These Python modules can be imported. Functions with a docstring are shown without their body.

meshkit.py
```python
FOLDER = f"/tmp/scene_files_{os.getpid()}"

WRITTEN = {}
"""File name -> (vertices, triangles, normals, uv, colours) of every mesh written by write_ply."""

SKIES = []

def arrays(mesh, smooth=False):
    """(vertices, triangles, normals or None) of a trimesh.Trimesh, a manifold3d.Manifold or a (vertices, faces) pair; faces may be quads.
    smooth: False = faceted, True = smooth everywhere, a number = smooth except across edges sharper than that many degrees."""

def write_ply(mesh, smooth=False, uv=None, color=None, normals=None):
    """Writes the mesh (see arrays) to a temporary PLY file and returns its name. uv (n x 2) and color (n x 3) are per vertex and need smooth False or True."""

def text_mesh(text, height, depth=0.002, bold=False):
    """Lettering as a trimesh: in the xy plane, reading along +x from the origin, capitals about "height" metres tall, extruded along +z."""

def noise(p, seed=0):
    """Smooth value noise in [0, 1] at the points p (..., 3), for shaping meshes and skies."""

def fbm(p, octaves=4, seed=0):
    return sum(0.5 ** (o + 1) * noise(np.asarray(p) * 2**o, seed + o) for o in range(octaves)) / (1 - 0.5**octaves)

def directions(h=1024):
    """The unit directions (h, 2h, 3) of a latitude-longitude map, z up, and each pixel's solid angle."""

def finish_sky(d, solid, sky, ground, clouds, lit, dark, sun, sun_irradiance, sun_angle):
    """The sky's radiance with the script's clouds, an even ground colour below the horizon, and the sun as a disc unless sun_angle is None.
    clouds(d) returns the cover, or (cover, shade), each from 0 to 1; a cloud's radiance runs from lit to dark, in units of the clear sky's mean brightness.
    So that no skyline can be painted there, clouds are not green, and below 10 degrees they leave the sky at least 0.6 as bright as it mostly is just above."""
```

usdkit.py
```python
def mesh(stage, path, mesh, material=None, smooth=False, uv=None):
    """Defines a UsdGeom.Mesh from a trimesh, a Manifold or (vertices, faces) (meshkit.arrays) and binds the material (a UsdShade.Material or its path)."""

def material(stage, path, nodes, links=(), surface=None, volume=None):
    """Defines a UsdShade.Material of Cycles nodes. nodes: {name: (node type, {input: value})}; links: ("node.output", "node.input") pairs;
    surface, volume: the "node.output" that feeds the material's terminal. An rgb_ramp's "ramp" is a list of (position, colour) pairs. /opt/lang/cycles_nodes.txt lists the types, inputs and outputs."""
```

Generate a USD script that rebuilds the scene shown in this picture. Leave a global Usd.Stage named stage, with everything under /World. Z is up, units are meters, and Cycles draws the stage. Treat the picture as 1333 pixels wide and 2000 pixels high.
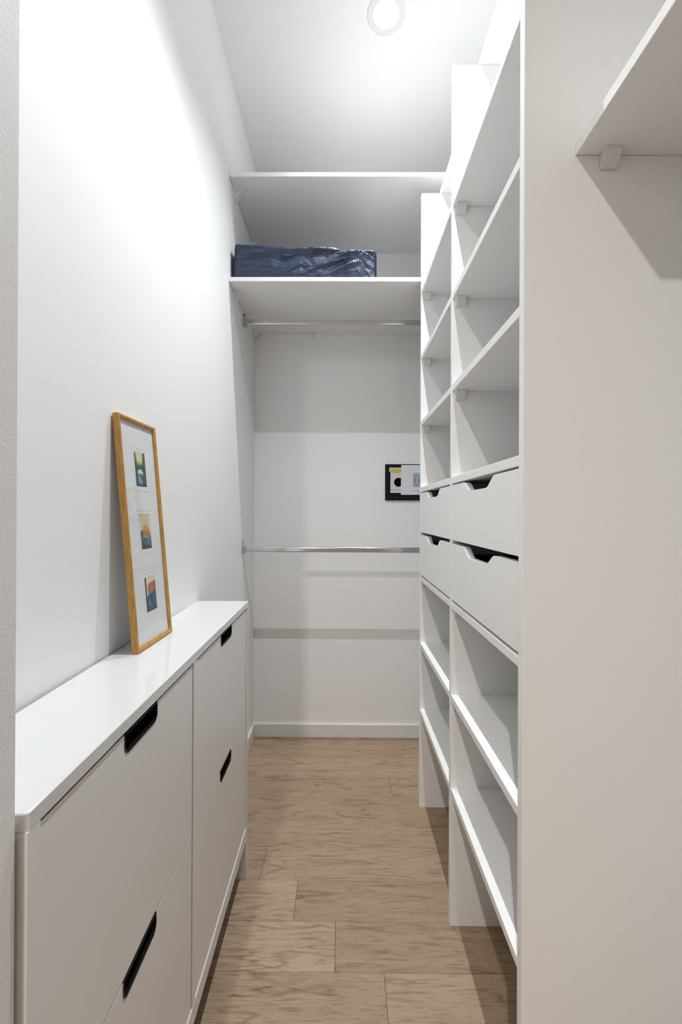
import math
import numpy as np
import trimesh
import manifold3d as m3
import usdkit
import meshkit
from shapely.geometry import Polygon, box as sbox, Point
from pxr import Usd, UsdGeom, UsdLux, Gf, Sdf, Vt, UsdShade

rng = np.random.default_rng(7)
stage = Usd.Stage.CreateInMemory()
UsdGeom.SetStageUpAxis(stage, UsdGeom.Tokens.z)
UsdGeom.SetStageMetersPerUnit(stage, 1.0)
UsdGeom.Xform.Define(stage, '/World')
UsdGeom.Scope.Define(stage, '/World/Looks')

# ------------------------------------------------------------------ camera, exposure, lamps
FOCAL_PX, YAW, PITCH, ROLL, EYE = 806.0, -0.00573, 0.00189, 0.0045, 1.19206
EXPOSURE = 3.57
cam = UsdGeom.Camera.Define(stage, '/World/camera')
cam.CreateHorizontalApertureAttr(24.0)
cam.CreateVerticalApertureAttr(36.0)
cam.CreateFocalLengthAttr(FOCAL_PX / 1333 * 24.0)
cam.CreateClippingRangeAttr(Gf.Vec2f(0.02, 50))
cam.CreateExposureAttr(EXPOSURE)
right0 = np.array([math.cos(YAW), -math.sin(YAW), 0])
fwd0 = np.array([math.sin(YAW), math.cos(YAW), 0])
up0 = np.array([0, 0, 1.0])
fwd = math.cos(PITCH) * fwd0 + math.sin(PITCH) * up0
up1 = -math.sin(PITCH) * fwd0 + math.cos(PITCH) * up0
right = math.cos(ROLL) * right0 + math.sin(ROLL) * up1
up = math.cos(ROLL) * up1 - math.sin(ROLL) * right0
cam.AddTransformOp().Set(Gf.Matrix4d(*right, 0, *up, 0, *(-fwd), 0, 0, 0, EYE, 1))

LAMP_COLOR, LAMP_POWER, LAMP_CONE = (0.94, 0.975, 1.0), (5300.0, 7900.0), 56.0          # the two closet downlights
HALL_COLOR, HALL_POWER, HALL_CONE = (1.0, 0.96, 0.925), 450.0, 86.0           # the warm lamp outside the doorway
LAMPS = [(0.148, 1.5036), (0.148, 0.870)]
HALL_LAMP = (-0.41, -1.4)

# ------------------------------------------------------------------ measures (metres)
XW, XR, YB, YF0, YF1, HC = -0.478, 0.735, 2.206, 0.290, 0.392, 3.014
DOOR_L, DOOR_R = -0.3120, 0.50
HALL_H, HY, HXL, HXR = 3.014, -2.3, -1.25, 1.35
XU, T, P = 0.3132, 0.0184, (0.721, 1.1952, 1.6754)
ZT = 2.4926                                                  # tops of the uprights
S = (2.0813, 1.8136, 1.5455, 1.2775, 0.9178, 0.6685 - 0.019, 0.3995 - 0.019)  # undersides of the shelves
TS = 0.019
YS, US, LS = 1.700, 2.580, 2.1464                            # the two deep shelves at the end

# ------------------------------------------------------------------ materials
LOOK = '/World/Looks/'
mat = lambda name, nodes, links=(), surface='p.BSDF': usdkit.material(stage, LOOK + name, nodes, links, surface=surface)


def plain(name, color, rough=0.5, bump=0.0, scale=200.0, **kw):
    nodes = {'p': ('principled_bsdf', {'base_color': color, 'roughness': rough, **kw})}
    links = []
    if bump:
        nodes |= {'g': ('geometry', {}), 'n': ('noise_texture', {'scale': scale, 'detail': 3.0, 'roughness': 0.55}),
                  'b': ('bump', {'strength': bump, 'distance': 0.001})}
        links = [('g.position', 'n.vector'), ('n.fac', 'b.height'), ('b.normal', 'p.normal')]
    return mat(name, nodes, links)


M = {
    'wall': plain('wall_paint', (0.93, 0.93, 0.93), 0.6, 0.1, 260),
    'ceiling': plain('ceiling_paint', (0.92, 0.92, 0.915), 0.7, 0.2, 260),
    'jamb': plain('doorway_paint', (0.88, 0.875, 0.87), 0.6, 0.35, 260),
    'hall': plain('hall_paint', (0.52, 0.505, 0.49), 0.6),
    'trim': plain('trim_paint', (0.80, 0.795, 0.785), 0.35),
    'melamine': plain('white_melamine', (0.93, 0.93, 0.92), 0.38, 0.12, 900),
    'lacquer': plain('white_lacquer', (0.83, 0.825, 0.81), 0.32),
    'gloss': plain('glossy_white_lacquer', (0.77, 0.77, 0.77), 0.06),
    'cleat': plain('white_plastic', (0.78, 0.775, 0.755), 0.4),
    'black': plain('black_plastic', (0.010, 0.010, 0.011), 0.25),
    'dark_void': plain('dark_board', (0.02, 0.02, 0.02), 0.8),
    'chrome': plain('polished_chrome', (0.66, 0.66, 0.67), 0.13, metallic=1.0),
    'steel': plain('brushed_steel', (0.50, 0.50, 0.50), 0.3, metallic=1.0),
    'matboard': plain('white_matboard', (0.78, 0.79, 0.80), 0.8),
    'plate': plain('print_paper', (0.80, 0.80, 0.795), 0.8),
    'pencil': plain('grey_line', (0.50, 0.52, 0.56), 0.8),
    'paper': plain('white_paper', (0.80, 0.80, 0.84), 0.7),
    'paper_grey': plain('grey_white_paper', (0.70, 0.71, 0.73), 0.7),
    'navy_board': plain('navy_board', (0.008, 0.011, 0.019), 0.6, specular_ior_level=0.12),
    'yellow': plain('yellow_print', (0.60, 0.52, 0.10), 0.7),
    'yellow_pale': plain('pale_yellow_print', (0.70, 0.66, 0.36), 0.7),
    'ink': plain('black_ink', (0.003, 0.003, 0.003), 0.9, specular_ior_level=0.05),
    'grey_ink': plain('grey_ink', (0.10, 0.10, 0.11), 0.8),
    'blue_print': plain('blue_print', (0.33, 0.43, 0.66), 0.7),
    'blue_dark': plain('deep_blue_print', (0.12, 0.17, 0.30), 0.7),
    'blue_pale': plain('pale_blue_print', (0.52, 0.62, 0.80), 0.7),
    'reflector': plain('downlight_reflector', (0.75, 0.75, 0.75), 0.3, metallic=1.0),
    'lamp': mat('closet_lamp_glow', {'e': ('emission', {'color': LAMP_COLOR, 'strength': 0.8})}, surface='e.emission'),
    'hall_lamp': mat('hall_lamp_glow', {'e': ('emission', {'color': HALL_COLOR, 'strength': 8.0})}, surface='e.emission'),
    'print': mat('print_inks', {'a': ('attribute', {'attribute': 'ink'}), 'p': ('principled_bsdf', {'roughness': 0.7})}, [('a.color', 'p.base_color')]),
    'glass': mat('picture_glass', {'f': ('fresnel', {'IOR': 1.45}), 'ge': ('geometry', {}), 'iv': ('math', {'math_type': 'subtract', 'value1': 1.0}), 'mu': ('math', {'math_type': 'multiply'}), 't': ('transparent_bsdf', {}), 'g': ('glossy_bsdf', {'roughness': 0.02}), 'm': ('mix_closure', {})},
                 [('ge.backfacing', 'iv.value2'), ('f.fac', 'mu.value1'), ('iv.value', 'mu.value2'), ('mu.value', 'm.fac'), ('t.BSDF', 'm.closure1'), ('g.BSDF', 'm.closure2')], surface='m.closure'),
}
# gilded wood of the picture frame
M['gilt'] = mat('gilded_wood', {
    'g': ('texture_coordinate', {}), 'mp': ('mapping', {'scale': (60, 60, 9)}), 'n': ('noise_texture', {'scale': 3.0, 'detail': 4.0}),
    'r': ('rgb_ramp', {'ramp': [(0.3, (0.44, 0.215, 0.040)), (0.7, (0.66, 0.37, 0.10))]}),
    'p': ('principled_bsdf', {'roughness': 0.42, 'metallic': 0.15})},
    [('g.object', 'mp.vector'), ('mp.vector', 'n.vector'), ('n.fac', 'r.fac'), ('r.color', 'p.base_color')])
# navy nylon of the storage bag
M['nylon'] = mat('navy_nylon', {
    'g': ('geometry', {}), 'n': ('noise_texture', {'scale': 90.0, 'detail': 5.0, 'roughness': 0.6}), 'b': ('bump', {'strength': 0.35, 'distance': 0.002}),
    'p': ('principled_bsdf', {'base_color': (0.022, 0.036, 0.076), 'roughness': 0.36, 'specular_ior_level': 0.55})},
    [('g.position', 'n.vector'), ('n.fac', 'b.height'), ('b.normal', 'p.normal')])
M['nylon_trim'] = plain('dark_navy_trim', (0.010, 0.016, 0.035), 0.5)


def oak(name, light, mid, seed):
    """Oiled oak, grain along x: soft tone streaks, fine cathedral growth lines and short dark pores, shifted from plank to plank."""
    return mat(name, {
        'g': ('geometry', {}), 'o': ('object_info', {}),
        'sh': ('vector_math', {'math_type': 'scale', 'vector1': (37.0 + seed, 11.0, 5.0)}),
        'ad': ('vector_math', {'math_type': 'add'}),
        'm1': ('mapping', {'scale': (1.6, 22.0, 1.0)}), 'n1': ('noise_texture', {'scale': 1.8, 'detail': 6.0, 'roughness': 0.62, 'distortion': 0.8}),
        'm2': ('mapping', {'scale': (1.1, 8.5, 1.0)}), 'n2': ('noise_texture', {'scale': 1.7, 'detail': 3.0, 'roughness': 0.45, 'distortion': 0.35}),
        'k': ('math', {'math_type': 'multiply', 'value2': 17.0}), 'fr': ('math', {'math_type': 'pingpong', 'value2': 1.0}),
        'm3': ('mapping', {'scale': (18.0, 230.0, 1.0)}), 'n3': ('noise_texture', {'scale': 1.0, 'detail': 3.0, 'roughness': 0.6}),
        'm4': ('mapping', {'scale': (2.6, 11.0, 1.0)}), 'n4': ('noise_texture', {'scale': 2.2, 'detail': 3.0, 'roughness': 0.55}),
        'm5': ('mapping', {'scale': (6.0, 42.0, 1.0)}), 'n5': ('noise_texture', {'scale': 1.6, 'detail': 3.0, 'roughness': 0.6, 'distortion': 0.5}),
        'base': ('rgb_ramp', {'ramp': [(0.28, mid), (0.72, light)]}),
        'band': ('rgb_ramp', {'ramp': [(0.0, (0.66, 0.63, 0.60)), (0.22, (0.85, 0.83, 0.81)), (0.5, (1, 1, 1)), (1.0, (1, 1, 1))]}),
        'pore': ('rgb_ramp', {'ramp': [(0.34, (0.66, 0.61, 0.56)), (0.47, (1, 1, 1)), (1.0, (1, 1, 1))]}),
        'fleck': ('rgb_ramp', {'ramp': [(0.28, (0.55, 0.51, 0.48)), (0.40, (1, 1, 1)), (1.0, (1, 1, 1))]}),
        'patch': ('rgb_ramp', {'ramp': [(0.42, (0.08, 0.08, 0.08)), (0.60, (1, 1, 1))]}),
        'x1': ('mix_color', {'blend_type': 'multiply'}), 'x2': ('mix_color', {'blend_type': 'multiply', 'fac': 0.8}),
        'x4': ('mix_color', {'blend_type': 'multiply'}),
        'tone': ('map_range', {'from_min': 0.0, 'from_max': 1.0, 'to_min': 0.94, 'to_max': 1.05}),
        'x3': ('vector_math', {'math_type': 'scale'}),
        'b': ('bump', {'strength': 0.15, 'distance': 0.0006}),
        'p': ('principled_bsdf', {'roughness': 0.42, 'specular_ior_level': 0.35})},
        [('o.random', 'sh.scale'), ('g.position', 'ad.vector1'), ('sh.vector', 'ad.vector2')] +
        [(f'ad.vector', f'm{i}.vector') for i in range(1, 6)] + [(f'm{i}.vector', f'n{i}.vector') for i in range(1, 6)] +
        [('n1.fac', 'base.fac'), ('n2.fac', 'k.value1'), ('k.value', 'fr.value1'), ('fr.value', 'band.fac'),
         ('n3.fac', 'pore.fac'), ('n4.fac', 'patch.fac'), ('n5.fac', 'fleck.fac'),
         ('base.color', 'x1.a'), ('band.color', 'x1.b'), ('patch.color', 'x1.fac'),
         ('x1.result', 'x2.a'), ('pore.color', 'x2.b'),
         ('x2.result', 'x4.a'), ('fleck.color', 'x4.b'), ('patch.color', 'x4.fac'),
         ('x4.result', 'x3.vector1'), ('o.random', 'tone.value'), ('tone.result', 'x3.scale'), ('x3.vector', 'p.base_color'),
         ('n3.fac', 'b.height'), ('b.normal', 'p.normal')])


OAK = [oak('oiled_oak', (0.450, 0.332, 0.226), (0.375, 0.270, 0.180), 0.0),
       oak('oiled_oak_pale', (0.470, 0.350, 0.242), (0.395, 0.286, 0.193), 5.0),
       oak('oiled_oak_brown', (0.428, 0.312, 0.210), (0.352, 0.250, 0.164), 9.0)]
M['subfloor'] = plain('dark_subfloor', (0.10, 0.07, 0.045), 0.8)

# ------------------------------------------------------------------ helpers
taken = {}


def free(parent, name):
    k = taken.get((parent, name), 0)
    taken[(parent, name)] = k + 1
    return f'{parent}/{name}' + (f'_{k:03d}' if k else '')


OFFSET = {}


def keys(prim, label=None, cat=None, group=None, kind=None):
    for k, v in (('label', label), ('category', cat), ('group', group), ('kind', kind)):
        if v:
            prim.SetCustomDataByKey(k, v)
    return prim


def thing(name, label=None, cat=None, loc=(0, 0, 0), matrix=None, group=None, kind=None):
    """An Xform at the thing's base. Its parts are given in world coordinates (or in its own, with a matrix)."""
    path = free('/World', name)
    x = UsdGeom.Xform.Define(stage, path)
    if matrix is not None:
        x.AddTransformOp().Set(Gf.Matrix4d(*np.asarray(matrix, float).T.ravel()))
        OFFSET[path] = np.zeros(3)
    else:
        x.AddTranslateOp().Set(Gf.Vec3d(*map(float, loc)))
        OFFSET[path] = np.asarray(loc, float)
    keys(x.GetPrim(), label, cat, group, kind)
    return path


def obj(name, mesh, material, parent='/World', smooth=False, label=None, **kw):
    path = free(parent, name)
    root = '/'.join(path.split('/')[:3])
    v, f, _ = meshkit.arrays(mesh)
    v = v - OFFSET.get(root, np.zeros(3)) if parent != '/World' else v
    usdkit.mesh(stage, path, (v, f), M[material] if isinstance(material, str) else material, smooth=smooth)
    keys(stage.GetPrimAtPath(path), label, **kw)
    return path


def cbox(x0, x1, y0, y1, z0, z1, c=0.0008):
    """A board with chamfered edges."""
    lo, hi = np.array([x0, y0, z0], float), np.array([x1, y1, z1], float)
    pts = []
    for sx in (0, 1):
        for sy in (0, 1):
            for sz in (0, 1):
                p, s = np.where([sx, sy, sz], hi, lo), np.where([sx, sy, sz], -1, 1) * c
                for k in range(3):
                    q = p + s
                    q[k] = p[k]
                    pts.append(q)
    return trimesh.convex.convex_hull(np.array(pts))


def hull(points):
    return trimesh.convex.convex_hull(np.array(points, float))


def join(*ms):
    return trimesh.util.concatenate(ms)


def extrude_x(poly, x0, x1):
    """A polygon in (y, z) made into a solid between x0 and x1."""
    m = trimesh.creation.extrude_polygon(poly, x1 - x0, engine='earcut')
    m.apply_transform(np.array([[0, 0, 1, x0], [1, 0, 0, 0], [0, 1, 0, 0], [0, 0, 0, 1.0]]))
    return m


def extrude_y(poly, y0, y1):
    m = trimesh.creation.extrude_polygon(poly, y1 - y0, engine='earcut')
    m.apply_transform(np.array([[1, 0, 0, 0], [0, 0, 1, y0], [0, 1, 0, 0], [0, 0, 0, 1.0]]))
    m.invert()
    return m


def lathe(profile, at, n=48):
    m = trimesh.creation.revolve(np.array(profile, float), sections=n)
    m.apply_translation(at)
    return m


def struct(name, mesh, material, **kw):
    return obj(name, mesh, material, kind='structure', **kw)


# ------------------------------------------------------------------ the room
def ceiling_slab(x0, x1, y0, y1, z, holes, r, thick=0.16):
    poly = sbox(x0, y0, x1, y1)
    for h in holes:
        poly = poly.difference(Point(h).buffer(r, 32))
    m = trimesh.creation.extrude_polygon(poly, thick, engine='earcut')
    m.apply_translation([0, 0, z])
    return m


R_HOLE = 0.060
struct('wall_left', cbox(XW - 0.10, XW, YF0 + 0.001, YB + 0.1, -0.05, HC + 0.15, 0), 'wall', label='tall smooth white wall behind the shoe cabinet')
struct('wall_back', cbox(XW, XR, YB, YB + 0.1, -0.05, HC + 0.15, 0), 'wall', label='white end wall behind the two hanging rods')
struct('wall_right', cbox(XR, XR + 0.1, YF0, YB + 0.1, -0.05, HC + 0.15, 0), 'wall', label='white wall behind the shelving unit')
struct('ceiling', ceiling_slab(XW, XR, YF0, YB, HC, LAMPS, R_HOLE), 'ceiling', label='white closet ceiling with recessed downlights')
# the opening to the closet runs up to the ceiling
struct('wall_front_left', cbox(HXL, DOOR_L, YF0, YF1, -0.05, HC + 0.15, 0), 'jamb', label='painted wall end at the left edge of the closet opening')
struct('wall_front_right', cbox(DOOR_R, HXR, YF0, YF1, -0.05, HC + 0.15, 0), 'jamb', label='painted wall end at the right of the closet opening')
struct('wall_hall_left', cbox(HXL - 0.1, HXL, HY, YF0, -0.05, HALL_H + 0.1, 0), 'hall')
struct('wall_hall_right', cbox(HXR, HXR + 0.1, HY, YF0, -0.05, HALL_H + 0.1, 0), 'hall')
struct('wall_hall_back', cbox(HXL - 0.1, HXR + 0.1, HY - 0.1, HY, -0.05, HALL_H + 0.1, 0), 'hall')
struct('ceiling_hall', ceiling_slab(HXL, HXR, HY, YF0 - 0.0002, HALL_H, [HALL_LAMP], R_HOLE), 'hall')


def baseboard(name, x0, x1, y0, y1, h, t, label):
    """A skirting board, its top edge eased. t: 'y' faces -y, 'x' faces +x."""
    c = 0.004
    if t == 'y':
        m = extrude_x(Polygon([(y1, 0), (y0, 0), (y0, h - c), (y0 + c, h), (y1, h)]), x0, x1)
    else:
        m = extrude_y(Polygon([(x0, 0), (x1, 0), (x1, h - c), (x1 - c, h), (x0, h)]), y0, y1)
    struct(name, m, 'trim', label=label)


baseboard('baseboard_back', XW, XR, YB - 0.013, YB, 0.0700, 'y', 'white skirting board along the end wall')
baseboard('baseboard_left', XW, XW + 0.012, 1.375, YB - 0.013, 0.0700, 'x', 'short white skirting board on the left wall past the shoe cabinet')

# floor: planks across the closet, in staggered rows
fl = thing('floor', 'light oiled oak floor of wide planks laid across the closet', loc=(0, 0, 0), kind='structure')
obj('subfloor', cbox(HXL, HXR, HY, YB, -0.05, -0.0121, 0), 'subfloor', fl)
ROW, ROW0 = 0.1335, 1.6070
seams = {-2: 0.2130, 1: -0.2667, 2: -0.1413, 3: -0.0173, 4: 0.1108, 5: 0.237}
k0, k1 = -5, 28
for k in range(k0, k1):
    ya, yb_ = ROW0 - (k + 1) * ROW, ROW0 - k * ROW      # row k lies between these
    ya, yb_ = max(ya, HY), min(yb_, YB)
    if yb_ - ya < 0.01:
        continue
    inside = ya > YF1 - 0.2
    x_lo, x_hi = (XW, XR) if inside else (HXL, HXR)
    cuts = [x_lo, x_hi] + ([seams[k]] if k in seams else [] if inside and k < 0 else [0.237 + 0.126 * ((k * 3) % 9) - 0.6])
    cuts = sorted(c for c in cuts if x_lo <= c <= x_hi)
    g = 0.00035
    for a, b in zip(cuts, cuts[1:]):
        if b - a > 0.02:
            drop = rng.uniform(0, 0.00025)
            obj('plank', cbox(a + g, b - g, ya + g, yb_ - g, -0.012, -drop, 0.0006), OAK[int(rng.integers(0, 3))], fl)


# ------------------------------------------------------------------ downlights
def downlight(name, label, loc, glow, color, power, cone, radius=0.005):
    t = thing(name, label, 'ceiling light', loc)
    x, y, z = loc
    at = (x, y, z)
    obj('trim_ring', lathe([(0.047, 0.0), (0.047, -0.003), (0.066, -0.003), (0.070, 0.0), (0.047, 0.0)], at), 'trim', t, smooth=30)
    obj('reflector', lathe([(0.047, -0.001), (0.0450, 0.004), (0.0450, 0.018), (0.058, 0.018), (0.058, 0.0), (0.048, 0.0), (0.047, -0.001)], at), 'reflector', t, smooth=30)
    sp = UsdLux.SphereLight.Define(stage, free(t, 'spot'))
    sp.CreateRadiusAttr(radius)
    sp.CreateColorAttr(Gf.Vec3f(*color))
    sp.CreateIntensityAttr(power)
    sp.AddTranslateOp().Set(Gf.Vec3d(0, 0, -0.001))
    sh = UsdLux.ShapingAPI.Apply(sp.GetPrim())
    sh.CreateShapingConeAngleAttr(cone)
    sh.CreateShapingConeSoftnessAttr(1.0)
    obj('lens', lathe([(0.0, 0.0045), (0.0445, 0.0045), (0.0445, 0.0065), (0.0, 0.0265)], at), glow, t, label='glowing round lens')
    return t


lamp0 = downlight('ceiling_downlight', 'small round recessed ceiling downlight glowing near the far end of the closet', (*LAMPS[0], HC), 'lamp', LAMP_COLOR, LAMP_POWER[0], LAMP_CONE)
path = free('/World', 'ceiling_downlight')
c = UsdGeom.Xform.Define(stage, path)
c.GetPrim().GetReferences().AddInternalReference(lamp0)
UsdGeom.Xformable(c).GetOrderedXformOps()[0].Set(Gf.Vec3d(*LAMPS[1], HC))
UsdLux.SphereLight(stage.OverridePrim(path + '/spot')).CreateIntensityAttr(LAMP_POWER[1])
keys(c.GetPrim(), 'round recessed ceiling downlight above the middle of the closet, nearer the doorway', 'ceiling light')
downlight('hall_downlight', 'round recessed warm ceiling downlight outside the closet opening', (*HALL_LAMP, HALL_H), 'hall_lamp', HALL_COLOR, HALL_POWER, HALL_CONE, 0.03)



# ------------------------------------------------------------------ wedge-shaped shelf supports
def wedge(p, out, under, w=0.027, h=0.0255, d=0.020):
    """A support whose back lies on a panel: p is the corner under the shelf, out the direction away from the panel, under-width along 'side'."""
    out, side, dn = np.array(out, float), np.array(under, float), np.array([0, 0, -1.0])
    p = np.array(p, float)
    prof = [(0, 0), (d, 0), (d, 0.0045), (0.005, h), (0, h)]
    return hull([p + out * a + dn * b + side * s for a, b in prof for s in (-w / 2, w / 2)])


# ------------------------------------------------------------------ shelving unit on the right
su = thing('shelving_unit', 'tall white built-in shelving unit with open shelves and four scooped drawer fronts', 'shelving unit', (XU, P[0], 0))
for y in P:
    obj('upright_panel', cbox(XU, XR - 0.001, y, y + T, 0.0, ZT), 'melamine', su)
XB = XR - 0.001
for (ya, yb_) in ((P[0] + T, P[1]), (P[1] + T, P[2])):
    for i, z in enumerate(S):
        sh = obj('shelf', cbox(XU + 0.0004, XB, ya + 0.0004, yb_ - 0.0004, z, z + TS), 'melamine', su)
        if i == 3:
            continue
        for xs in (XU + 0.022, XB - 0.05):
            obj('shelf_support', wedge((xs, yb_, z), (0, -1, 0), (1, 0, 0)), 'cleat', sh)
            obj('shelf_support', wedge((xs, ya, z), (0, 1, 0), (1, 0, 0)), 'cleat', sh)
    # two drawers with an ogee finger scoop in the top edge
    mid, half = (ya + yb_) / 2, (yb_ - ya) / 2 - 0.0012
    for z0, z1 in ((1.1155, 1.2727), (0.9440, 1.1045)):
        sc = []
        for u in np.linspace(-1, 1, 61):
            o = abs(u) * 0.112
            s_ = np.clip((o - 0.056) / (0.112 - 0.056), 0, 1)
            s_ = s_ * s_ * (3 - 2 * s_)
            sc.append((mid + u * 0.112, z1 - 0.0243 * (1 - s_)))
        poly = Polygon([(mid - half, z0), (mid + half, z0), (mid + half, z1)] + sc[::-1] + [(mid - half, z1)])
        dr = obj('drawer', extrude_x(poly, XU + 0.0003, XU + 0.0162), 'melamine', su)
        a, b = mid - half + 0.012, mid + half - 0.012
        zi = z1 - 0.030
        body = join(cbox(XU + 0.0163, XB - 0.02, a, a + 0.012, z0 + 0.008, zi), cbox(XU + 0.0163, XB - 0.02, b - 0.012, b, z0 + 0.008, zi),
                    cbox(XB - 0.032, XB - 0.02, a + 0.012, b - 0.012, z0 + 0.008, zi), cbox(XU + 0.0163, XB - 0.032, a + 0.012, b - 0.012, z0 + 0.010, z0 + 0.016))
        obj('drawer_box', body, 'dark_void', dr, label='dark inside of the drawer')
# shelf lying on top of the uprights, set back from their front
obj('top_shelf', cbox(0.3903, XB, YF1 + 0.01, P[2] + T, ZT, ZT + 0.0185), 'melamine', su, label='narrow white shelf lying across the tops of the uprights')

# shelf in the bay nearest the camera
ns = thing('wall_shelf', 'white shelf at the upper right with one wedge support under its front end', 'shelf', (0.4017, P[0], 1.8169))
obj('board', cbox(0.4017, XB, YF1 + 0.002, P[0] - 0.0006, 1.8169, 1.8359), 'melamine', ns)
obj('shelf_support', wedge((0.4577, P[0] - 0.0006, 1.8169), (0, -1, 0), (1, 0, 0), w=0.0265, h=0.026, d=0.021), 'cleat', ns)


# ------------------------------------------------------------------ deep shelves and hanging rods at the end
def end_shelf(z, label, x1, spots):
    t = thing('closet_shelf', label, 'shelf', (XW, YS, z))
    obj('board', cbox(XW + 0.0008, x1, YS, YB - 0.0008, z, z + 0.018), 'melamine', t)
    for kind, a in spots:
        if kind == 'left':
            obj('shelf_support', wedge((XW, a, z), (1, 0, 0), (0, 1, 0), d=0.032, h=0.034), 'cleat', t)
        elif kind == 'right':
            obj('shelf_support', wedge((XR, a, z), (-1, 0, 0), (0, 1, 0)), 'cleat', t)
        else:
            obj('shelf_support', wedge((a, YB, z), (0, -1, 0), (1, 0, 0), w=0.022, h=0.018), 'cleat', t)
    return t


end_shelf(US, 'deep white upper shelf near the ceiling at the far end, with nothing on it', XR - 0.001, [('left', 1.79), ('left', 2.12), ('right', 1.79)])
end_shelf(LS, 'deep white shelf at the far end carrying the navy bag', XR - 0.001, [('left', 1.79), ('left', 2.175), ('back', -0.172), ('right', 1.79)])


def rod(z0, z1, y, label, dark):
    t = thing('closet_rod', label, 'hanging rod', (XW, y, (z0 + z1) / 2))
    h, w, r = z1 - z0, 0.015, 0.0052
    sec = sbox(y - w / 2 + r, z0 + r, y + w / 2 - r, z1 - r).buffer(r, 8)
    obj('rod', extrude_x(sec, XW + 0.004, XR - 0.004), 'chrome', t, smooth=25)
    zm = (z0 + z1) / 2
    for s, x in ((1, XW), (-1, XR)):
        sock = sbox(y - 0.0105, z0 - 0.004, y + 0.0105, z1 + 0.001).buffer(0.002, 4).difference(sbox(y - 0.0078, z0 - 0.0005, y + 0.0078, z1 + 0.01))
        xa, xb = sorted((x + s * 0.0035, x + s * 0.016))
        xc, xd = sorted((x, x + s * 0.0035))
        plate = sbox(y - 0.012, z0 - 0.006, y + 0.012, z1 + 0.002).union(sbox(y - 0.007, z1, y + 0.007, z1 + 0.022)).union(Point(y, z1 + 0.022).buffer(0.0095, 12))
        br = obj('rod_bracket', join(extrude_x(sock, xa, xb), extrude_x(plate, xc, xd)), 'steel', t, label='steel socket holding the rod on the wall')
        sc = trimesh.creation.icosphere(2, 0.0055)
        sc.vertices[:, 0] *= 0.6
        sc.apply_translation([x + s * 0.0045, y, z1 + 0.0225])
        obj('screw', sc, 'black' if dark else 'chrome', br, smooth=True)


rod(2.0790, 2.1035, 1.95, 'upper chrome hanging rod just under the shelf with the navy bag', True)
rod(1.0048, 1.0300, 1.95, 'lower chrome hanging rod across the end wall at waist height', False)

# ------------------------------------------------------------------ shoe cabinet on the left
CL, CD, CH = 0.9615, 0.1665, 0.900                    # length, depth, height
ang = 0.0083
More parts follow.
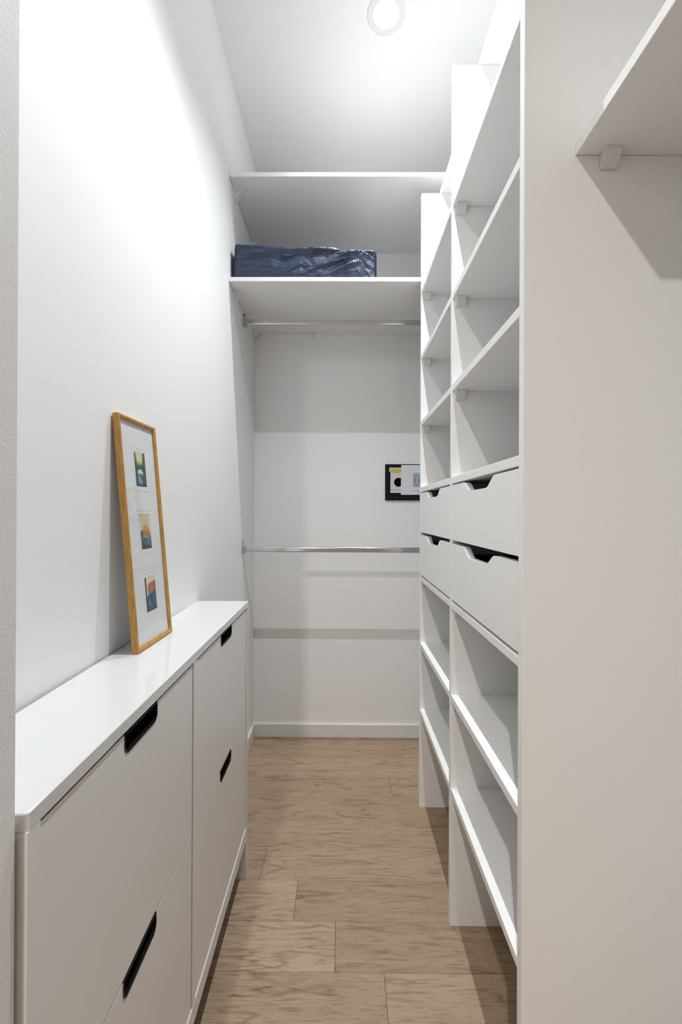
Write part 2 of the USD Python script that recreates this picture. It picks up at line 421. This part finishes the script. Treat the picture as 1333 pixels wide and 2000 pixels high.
# own axes: y along the cabinet from the near end, x = 0 at its front (the wall is at -CD), z up
cm = np.array([[math.cos(ang), -math.sin(ang), 0, -0.3035], [math.sin(ang), math.cos(ang), 0, 0.3966], [0, 0, 1, 0], [0, 0, 0, 1.0]])
sc_ = thing('shoe_cabinet', 'low slim white shoe cabinet with four flap doors and black recessed grips', 'cabinet', matrix=cm)
TT, TP = 0.0178, 0.0178
top = hull([(x, y, z) for x0, y0, z0, c in ((0, 0, 0, 0.0),) for x, y, z in
            [(-CD, 0.003, CH - TT), (-CD, 0.003, CH), (0 - 0.003, 0.0, CH - TT), (0 - 0.003, 0.0, CH - 0.001), (-CD, 0.0, CH - TT), (-CD, 0.0, CH - 0.001),
             (0, 0.003, CH - TT), (0, 0.003, CH - 0.001), (-0.003, 0.001, CH), (-0.001, 0.003, CH), (-CD, 0.001, CH),
             (0, CL - 0.003, CH - TT), (0, CL - 0.003, CH - 0.001), (-0.003, CL, CH - TT), (-0.003, CL, CH - 0.001), (-0.001, CL - 0.003, CH), (-0.003, CL - 0.001, CH),
             (-CD, CL, CH - TT), (-CD, CL, CH - 0.001), (-CD, CL - 0.001, CH)]])
obj('top', top, 'gloss', sc_, label='glossy white top board')
ZR0, ZR1 = 0.125, 0.1660
side = Polygon([(-CD, 0), (-CD + 0.045, 0), (-CD + 0.052, 0.105), (-0.052, 0.105), (-0.045, 0), (0, 0), (0, CH - TT - 0.0006), (-CD, CH - TT - 0.0006)])
for y0 in (0.0, CL - TP):
    obj('side_panel', extrude_y(side, y0, y0 + TP), 'lacquer', sc_)
YM0, YM1 = 0.4560, 0.4738
obj('divider', cbox(-CD + 0.004, -0.0004, YM0, YM1, ZR0, CH - TT - 0.0006), 'lacquer', sc_)
obj('bottom_rail', cbox(-0.018, 0.0, TP + 0.0004, CL - TP - 0.0004, ZR0, ZR1), 'lacquer', sc_)
obj('back_panel', cbox(-CD + 0.0002, -CD + 0.0036, TP, CL - TP, ZR0, CH - TT - 0.001), 'dark_void', sc_, label='dark inside back board')
obj('bottom_board', cbox(-CD + 0.004, -0.0185, TP + 0.0004, CL - TP - 0.0004, ZR0, ZR0 + 0.012), 'dark_void', sc_)
REC = 0.0026
for (y0, y1, ctr) in ((TP + 0.0016, YM0 - 0.0022, 0.2365), (YM1 + 0.0004, CL - TP - 0.0020, 0.7075)):
    for (z0, z1) in ((0.5314, 0.8768), (ZR1 + 0.0012, 0.5280)):
        hw, hd, rr = 0.0525, 0.0305, 0.013
        notch = sbox(ctr - hw + rr, z1 - hd + rr, ctr + hw - rr, z1 + 0.05).buffer(rr, 8)
        notch = notch.intersection(sbox(0, 0, 2, z1 + 0.001))
        pan = sbox(y0, z0, y1, z1).difference(notch)
        if hasattr(pan, 'geoms'):
            pan = max(pan.geoms, key=lambda q: q.area)
        door = obj('flap_door', join(extrude_x(pan, -REC - 0.0012, -REC), extrude_x(pan.intersection(sbox(0, 0, 2, z1 - 0.012)), -REC - 0.016, -REC - 0.0012)), 'lacquer', sc_)
        cut = sbox(0, 0, 2, z1)
        rim = notch.buffer(-0.0002).difference(notch.buffer(-0.0022)).intersection(cut)
        shell = notch.buffer(-0.0003).difference(notch.buffer(-0.0024)).intersection(cut)
        plate = notch.buffer(-0.0003).intersection(cut)
        cup = join(extrude_x(max(rim.geoms, key=lambda q: q.area) if hasattr(rim, 'geoms') else rim, -REC - 0.004, -REC + 0.0009),
                   extrude_x(max(shell.geoms, key=lambda q: q.area) if hasattr(shell, 'geoms') else shell, -REC - 0.034, -REC - 0.004),
                   extrude_x(plate, -REC - 0.036, -REC - 0.034))
        # hollow of the grip sloping down and back: a curved inner lip along the bottom
        lip = []
        for a in np.linspace(0, math.pi / 2, 7):
            lip.append((-REC - 0.034 + 0.016 * (1 - math.sin(a)), z1 - hd + 0.0022 + 0.016 * (1 - math.cos(a))))
        lp = Polygon([(-REC - 0.034, z1 - hd + 0.0022)] + lip)
        if lp.is_valid and lp.area > 1e-7:
            cup = join(cup, extrude_y(lp, ctr - hw + 0.0025, ctr + hw - 0.0025))
        obj('recessed_grip', cup, 'black', door, label='black plastic finger grip let into the top edge')

# ------------------------------------------------------------------ framed picture leaning on the wall
px, py, pyaw, plean, PW, PH, PD = -0.4179, 0.8423, 0.0155, 0.0902, 0.1617, 0.4985, 0.0131
n0 = np.array([math.cos(pyaw), -math.sin(pyaw), 0])
e1 = np.array([math.sin(pyaw), math.cos(pyaw), 0])
pu = np.array([0, 0, 1]) * math.cos(plean) - n0 * math.sin(plean)
pn = n0 * math.cos(plean) + np.array([0, 0, 1]) * math.sin(plean)
pm = np.eye(4)
pm[:3, 0], pm[:3, 1], pm[:3, 2] = pn, e1, pu
# the frame's lowest edge is its back bottom edge: lift it onto the cabinet top
lift = PD * math.sin(plean)
pm[:3, 3] = (px, py, CH + lift)
PH2 = PH - lift
pf = thing('framed_picture', 'tall narrow gilt framed picture of three small prints leaning on the wall', 'picture', matrix=pm)
W = 0.0092
# bars: own axes x outward, y width, z height
def bar(y0, y1, z0, z1, cut):
    """A mitred moulding with an eased inner lip; cut: which ends are mitred."""
    prof = [(-PD, 0), (-0.0012, 0), (0, 0.0012), (0, 0.0050), (-0.0030, W), (-PD, W)]     # (x, distance inward)
    pts = []
    if cut == 'v+':
        pts = [(x, y0 + d, z) for x, d in prof for z in (z0 + d, z1 - d)]
    elif cut == 'v-':
        pts = [(x, y1 - d, z) for x, d in prof for z in (z0 + d, z1 - d)]
    elif cut == 'h+':
        pts = [(x, y, z0 + d) for x, d in prof for y in (y0 + d, y1 - d)]
    else:
        pts = [(x, y, z1 - d) for x, d in prof for y in (y0 + d, y1 - d)]
    return hull(pts)


for cut in ('v+', 'v-', 'h+', 'h-'):
    obj('frame_bar', bar(0, PW, 0, PH2, cut), 'gilt', pf)
XM = -0.0062
obj('mat', cbox(-0.0105, XM, W - 0.002, PW - W + 0.002, W - 0.002, PH2 - W + 0.002, 0), 'matboard', pf, label='white mat board')
obj('glass_pane', cbox(-0.0042, -0.0034, W + 0.0002, PW - W - 0.0002, W + 0.0002, PH2 - W - 0.0002, 0), 'glass', pf)


def smooth_(a, b, x):
    t = np.clip((x - a) / (b - a), 0, 1)
    return t * t * (3 - 2 * t)


def s2l(c):
    c = np.asarray(c, float) / 255
    return np.where(c < 0.04045, c / 12.92, ((c + 0.055) / 1.055) ** 2.4)


def mixc(a, b, t):
    return a * (1 - t[..., None]) + np.asarray(b, float) * t[..., None]


def ink(which, u, v):
    """sRGB colours of a small painterly print; u across 0..1, v up 0..1."""
    n = lambda s, k: meshkit.fbm(np.stack([u * s * 0.6, v * s, np.full_like(u, k)], -1), 3, seed=k + 3)
    col = np.zeros(u.shape + (3,))
    w = n(7, which * 5 + 1) - 0.5
    w2 = n(16, which * 5 + 2) - 0.5
    if which == 0:            # pale sky between dark trees, a dark bridge with one arch, water below
        col[:] = (222, 212, 168)
        col = mixc(col, (150, 150, 90), smooth_(0.78, 0.64, v + 0.1 * w))
        col = mixc(col, (70, 92, 70), smooth_(0.70, 0.58, v + 0.06 * w))
        side_ = np.maximum(smooth_(0.30, 0.05, u + 0.12 * w + 0.20 * (v - 0.7)), smooth_(0.68, 0.86, u + 0.12 * w - 0.15 * (v - 0.8)))
        col = mixc(col, (52, 78, 74), side_ * smooth_(1.05, 0.86, v - 0.12 * (u > 0.5)))
        col = mixc(col, (36, 66, 84), smooth_(0.60, 0.54, v + 0.03 * w))
        arch = ((u - 0.46) / 0.27) ** 2 + ((v - 0.37) / 0.135) ** 2 < 1
        col = mixc(col, (206, 216, 190), (arch & (v > 0.365)).astype(float))
        col = mixc(col, (120, 150, 138), ((v > 0.325) & (v < 0.375) & (abs(u - 0.47) < 0.27)).astype(float))
        low = smooth_(0.335, 0.29, v)
        col = mixc(col, (30, 70, 92), low)
        col = mixc(col, (118, 160, 186), low * smooth_(0.26, 0.04, np.hypot((u - 0.40 - 0.25 * (0.3 - v)) / 1.1, (v - 0.22) / 1.1) + 0.25 * w))
        col = mixc(col, (26, 44, 70), smooth_(0.10, 0.0, v))
    elif which == 1:          # cream sky, ochre roofs with a spire, teal water
        col[:] = (214, 205, 165)
        col = mixc(col, (196, 180, 120), smooth_(0.96, 1.0, v))
        roof = 0.66 - 0.9 * np.maximum(abs(u - 0.52) - 0.20, 0) + 0.06 * w
        col = mixc(col, (196, 150, 90), smooth_(roof + 0.05, roof - 0.02, v))
        col = mixc(col, (186, 108, 62), smooth_(roof - 0.10, roof - 0.18, v + 0.1 * w2) * smooth_(0.15, 0.4, u))
        col = mixc(col, (90, 96, 80), ((abs(u - 0.55) < 0.025) & (v > 0.66) & (v < 0.84)).astype(float))
        col = mixc(col, (44, 66, 66), smooth_(0.36, 0.10, u + 0.2 * w) * smooth_(0.56, 0.48, v))
        low = smooth_(0.36, 0.31, v + 0.03 * w)
        col = mixc(col, (52, 104, 112), low)
        col = mixc(col, (116, 168, 184), low * smooth_(0.20, 0.02, np.hypot(u - 0.70, (v - 0.24) * 0.8) + 0.35 * w))
        col = mixc(col, (170, 168, 112), smooth_(0.04, 0.0, abs(v - 0.345)) * smooth_(0.1, 0.3, u) * smooth_(0.8, 0.6, u))
        col = mixc(col, (28, 58, 74), smooth_(0.20, 0.08, v + 0.2 * w + 0.2 * (u - 0.5)))
    else:                     # pale sky, rust red facades running down, blue water
        col[:] = (226, 214, 190)
        line = 0.72 + 0.14 * u + 0.10 * w
        col = mixc(col, (188, 92, 46), smooth_(line + 0.03, line - 0.03, v) * smooth_(0.18, 0.30, u))
        col = mixc(col, (206, 112, 78), smooth_(0.16, 0.03, np.hypot(u - 0.60, v - 0.66) + 0.2 * w2) * 0.8)
        water = 0.42 + 0.22 * u + 0.08 * w
        col = mixc(col, (150, 140, 96), smooth_(water + 0.08, water, v) * smooth_(0.15, 0.3, u))
        low = smooth_(water + 0.01, water - 0.06, v)
        col = mixc(col, (38, 92, 124), low)
        col = mixc(col, (118, 166, 178), low * smooth_(0.16, 0.02, np.hypot(u - 0.32, (v - 0.20) * 0.9) + 0.5 * w))
        col = mixc(col, (24, 66, 110), low * smooth_(0.14, 0.04, abs(u - 0.55 + 0.8 * (v - 0.3)) + 0.3 * w2))
        col = mixc(col, (84, 66, 70), smooth_(0.86, 0.95, u) * smooth_(0.86, 0.78, v) * (v > 0.45))
        col = mixc(col, (44, 52, 52), smooth_(0.14, 0.10, u) * (v < 0.985))
        col = mixc(col, (30, 62, 78), smooth_(0.10, 0.03, v + 0.08 * w))
    return np.clip(s2l(np.clip(col + 14 * w2[..., None], 0, 255)), 0, 1)


def art(which, y0, y1, z0, z1, label):
    ny, nz = 44, 76
    u, v = np.meshgrid(np.linspace(0, 1, ny), np.linspace(0, 1, nz), indexing='ij')
    vert = np.stack([np.full_like(u, XM + 0.0006), y0 + u * (y1 - y0), z0 + v * (z1 - z0)], -1).reshape(-1, 3)
    idx = np.arange(ny * nz).reshape(ny, nz)
    quads = np.stack([idx[:-1, :-1], idx[1:, :-1], idx[1:, 1:], idx[:-1, 1:]], -1).reshape(-1, 4)
    p = obj('plate_sheet', join(cbox(XM, XM + 0.0003, y0 - 0.0075, y1 + 0.0115, z0 - 0.011, z1 + 0.0078, 0)), 'plate', pf)
    obj('edge_line', cbox(XM + 0.0003, XM + 0.00045, y0 - 0.0075, y1 + 0.0115, z1 + 0.0070, z1 + 0.0078, 0), 'pencil', p)
    a = obj('art_print', (vert, quads), 'print', pf, label=label)
    pv = UsdGeom.PrimvarsAPI(stage.GetPrimAtPath(a)).CreatePrimvar('ink', Sdf.ValueTypeNames.Color3fArray, 'vertex')
    pv.Set(Vt.Vec3fArray.FromNumpy(ink(which, u, v).reshape(-1, 3).astype(np.float32)))


dz = lift
art(0, 0.0600, 0.1060, 0.3512 - dz, 0.4283 - dz, 'top print: dark arch between trees over blue water')
art(1, 0.0608, 0.1056, 0.2110 - dz, 0.2892 - dz, 'middle print: cream sky over ochre roofs and teal water')
art(2, 0.0600, 0.1065, 0.0722 - dz, 0.1494 - dz, 'bottom print: rust red walls above blue water')

# ------------------------------------------------------------------ navy storage bag on the lower end shelf
BX0, BX1, BY0, BY1, BZ0, BZ1 = -0.4588, 0.1335, 1.722, 2.06, LS + 0.0182, 2.309
bag = thing('storage_bag', 'crumpled navy blue nylon storage bag lying along the shelf', 'bag', (BX0, BY0, BZ0))
r = 0.012
bx = m3.Manifold.batch_hull([m3.Manifold.sphere(r, 24).translate((x, y, z)) for x in (BX0 + r, BX1 - r) for y in (BY0 + r, BY1 - r) for z in (BZ0 + r, BZ1 - r)])
bx = bx.refine_to_length(0.0042)
bv, bf, bn = meshkit.arrays(bx, True)
L_, H_ = BX1 - BX0, BZ1 - BZ0
u, w = (bv[:, 0] - BX0) / L_, (bv[:, 2] - BZ0) / H_
X, Z = bv[:, 0] - BX0, bv[:, 2] - BZ0 + 0.6 * (bv[:, 1] - BY0)


def ridge(a, b, seed, octv=3):
    q = meshkit.fbm(np.stack([a, b, np.full_like(a, seed * 1.7)], -1), octv, seed=seed)
    return 1 - np.abs(2 * q - 1) * 2.2


def turned(th):
    return X * math.cos(th) + Z * math.sin(th), -X * math.sin(th) + Z * math.cos(th)


warp = 0.02 * (meshkit.fbm(bv * 9, 2, seed=11) - 0.5)
disp = np.zeros(len(bv))
a, b = turned(0.05)
wl = smooth_(0.55, 0.25, u)
disp += wl * (0.0105 * ridge(a * 5, (b + warp) * 24, 1) + 0.0042 * ridge(a * 11, (b + warp) * 62, 2))
a, b = turned(0.40)
wm = smooth_(0.22, 0.45, u) * smooth_(0.92, 0.78, u)
disp += wm * (0.0150 * ridge(a * 4, (b + warp) * 19, 4) + 0.0045 * ridge(a * 14, (b + warp) * 66, 5))
# fan of creases from the upper right corner
rx, rz = X - L_ * 0.86, Z - H_ * 1.02
th, rad = np.arctan2(rz, rx), np.hypot(rx, rz)
wr = smooth_(0.68, 0.84, u)
disp += wr * (0.0060 * ridge(th * 2.6, rad * 9, 6) + 0.0030 * ridge(th * 8, rad * 20, 7))
# gathered short creases along the top edge
disp += 0.003 * smooth_(0.70, 0.95, w) * smooth_(0.3, 0.5, u) * ridge(X * 60, Z * 12, 8)
disp -= 0.004
bottom = smooth_(0.0, 0.16, w)
low_side = smooth_(0.0, 0.012, bv[:, 2] - BZ0)
disp *= 0.35 + 0.65 * bottom
bv2 = bv + bn * disp[:, None] * np.array([0.35, 1, 0.55]) * low_side[:, None]
bv2[:, 2] -= 0.019 * smooth_(0.02, 0.98, u) ** 0.8 * np.clip(w, 0, 1) ** 2 - 0.004 * smooth_(0.12, 0.0, u) * np.clip(w, 0, 1) ** 2
bv2[:, 2] = np.maximum(bv2[:, 2], BZ0)
obj('body', (bv2, bf), 'nylon', bag, smooth=True)


def tube(points, rad, n=8):
    pts = np.array(points, float)
    ball = [m3.Manifold.sphere(rad, n).translate(tuple(p)) for p in pts]
    return m3.Manifold.batch_boolean([m3.Manifold.batch_hull([a, b]) for a, b in zip(ball, ball[1:])], m3.OpType.Add)


def seam(x, top_, s):
    z1 = top_
    return [(x, BY0 + 0.002, BZ0 + 0.004), (x, BY0 - 0.002, BZ0 + 0.03), (x, BY0 - 0.001, z1 - 0.022), (x + s * 0.003, BY0 + 0.001, z1 - 0.009), (x + s * 0.010, BY0 + 0.006, z1 - 0.001),
            (x + s * 0.012, BY0 + 0.03, z1 + 0.001), (x + s * 0.012, BY1 - 0.03, z1)]


obj('piping', tube(seam(BX0 + 0.0018, BZ1 + 0.003, 1), 0.0023), 'nylon_trim', bag, smooth=40, label='dark corded seam at the left end')
obj('piping', tube(seam(BX1 - 0.0012, BZ1 - 0.019, -1), 0.0020), 'nylon_trim', bag, smooth=40, label='dark corded seam at the right end')
flap = Polygon([(BX0 - 0.0105, BZ0), (BX0 + 0.002, BZ0), (BX0 + 0.002, BZ0 + 0.092), (BX0 - 0.0045, BZ0 + 0.098), (BX0 - 0.0095, BZ0 + 0.112)])
obj('end_flap', extrude_y(flap, BY0 + 0.012, BY0 + 0.16), 'nylon_trim', bag, label='dark flap hanging down the left end')

# ------------------------------------------------------------------ notice board on the end wall
nb = thing('notice_board', 'dark navy board with two taped paper notices on the end wall', 'notice board', (0.222, YB, 1.26))
yb = YB - 0.012
obj('board', cbox(0.2220, 0.545, yb, YB - 0.0003, 1.2600, 1.4515, 0.002), 'navy_board', nb)
s1 = obj('notice_sheet', cbox(0.2492, 0.345, yb - 0.0006, yb - 0.0001, 1.2993, 1.4325, 0), 'paper_grey', nb, label='greyish sheet with a black disc under a yellow strip')
y1_ = yb - 0.0006
obj('yellow_strip', cbox(0.2428, 0.345, y1_ - 0.0005, y1_ - 0.0001, 1.4110, 1.4337, 0), 'yellow_pale', s1)
obj('yellow_stripe', cbox(0.2505, 0.345, y1_ - 0.0009, y1_ - 0.0005, 1.4070, 1.4250, 0), 'yellow', s1)
disc = trimesh.creation.cylinder(0.0236, 0.0004, sections=40)
disc.apply_transform(trimesh.transformations.rotation_matrix(math.pi / 2, [1, 0, 0]))
disc.apply_translation([0.2922, y1_ - 0.0003, 1.3558])
obj('black_disc', disc, 'ink', s1)


def scribble(x, z, h, widths, y, seed):
    """A line of print too small to read in the photograph: strokes of its size and place."""
    g_ = np.random.default_rng(seed)
    out = []
    for w_ in widths:
        e = x + w_
        while x < e:
            b_ = g_.uniform(0.45, 0.8) * h
            out.append(cbox(x, x + 0.25 * h, y - 0.0003, y, z, z + g_.uniform(0.6, 1.0) * h, 0))
            out.append(cbox(x, x + b_, y - 0.0003, y, z + g_.choice([0, 0.4, 0.7]) * h, z + g_.choice([0, 0.4, 0.7]) * h + 0.22 * h, 0) if False else
                       cbox(x, x + b_, y - 0.0003, y, z + 0.38 * h, z + 0.58 * h, 0))
            x += b_ + 0.12 * h
        x += 0.9 * h
    return join(*out)


obj('printed_line', scribble(0.2556, 1.3120, 0.0055, [0.0085], y1_ - 0.0001, 1), 'ink', s1)
obj('printed_line', scribble(0.2735, 1.3120, 0.0040, [0.013, 0.010], y1_ - 0.0001, 2), 'grey_ink', s1)
s2 = obj('notice_sheet', hull([(0.3063, yb - 0.0013, 1.4473), (0.3046, yb - 0.0013, 1.2888), (0.490, yb - 0.0013, 1.2900), (0.490, yb - 0.0013, 1.4480),
                               (0.3063, yb - 0.0018, 1.4473), (0.3046, yb - 0.0018, 1.2888), (0.490, yb - 0.0018, 1.2900), (0.490, yb - 0.0018, 1.4480)]), 'paper', nb, label='white sheet with a blue picture overlapping the other sheet')
y2_ = yb - 0.0018
blue = sbox(0.3760, 1.3370, 0.4380, 1.4010).buffer(0.006, 6)
obj('blue_picture', extrude_y(blue, y2_ - 0.0004, y2_ - 0.0001), 'blue_print', s2)
obj('blue_picture', cbox(0.3735, 0.4420, y2_ - 0.0007, y2_ - 0.0004, 1.3990, 1.4050, 0), 'blue_pale', s2, label='pale band at the top of the blue picture')
obj('blue_picture', cbox(0.3800, 0.3830, y2_ - 0.0007, y2_ - 0.0004, 1.3520, 1.3780, 0), 'blue_dark', s2, label='dark stroke in the blue picture')
obj('blue_picture', cbox(0.4000, 0.4050, y2_ - 0.0007, y2_ - 0.0004, 1.3580, 1.3720, 0), 'blue_dark', s2, label='dark stroke in the blue picture')
obj('blue_picture', cbox(0.3860, 0.3900, y2_ - 0.0007, y2_ - 0.0004, 1.3500, 1.3850, 0), 'blue_pale', s2)
obj('printed_line', scribble(0.3665, 1.3090, 0.0042, [0.010, 0.006, 0.012, 0.012], y2_ - 0.0001, 3), 'grey_ink', s2)
obj('printed_line', scribble(0.3920, 1.2970, 0.0036, [0.016], y2_ - 0.0001, 4), 'grey_ink', s2)
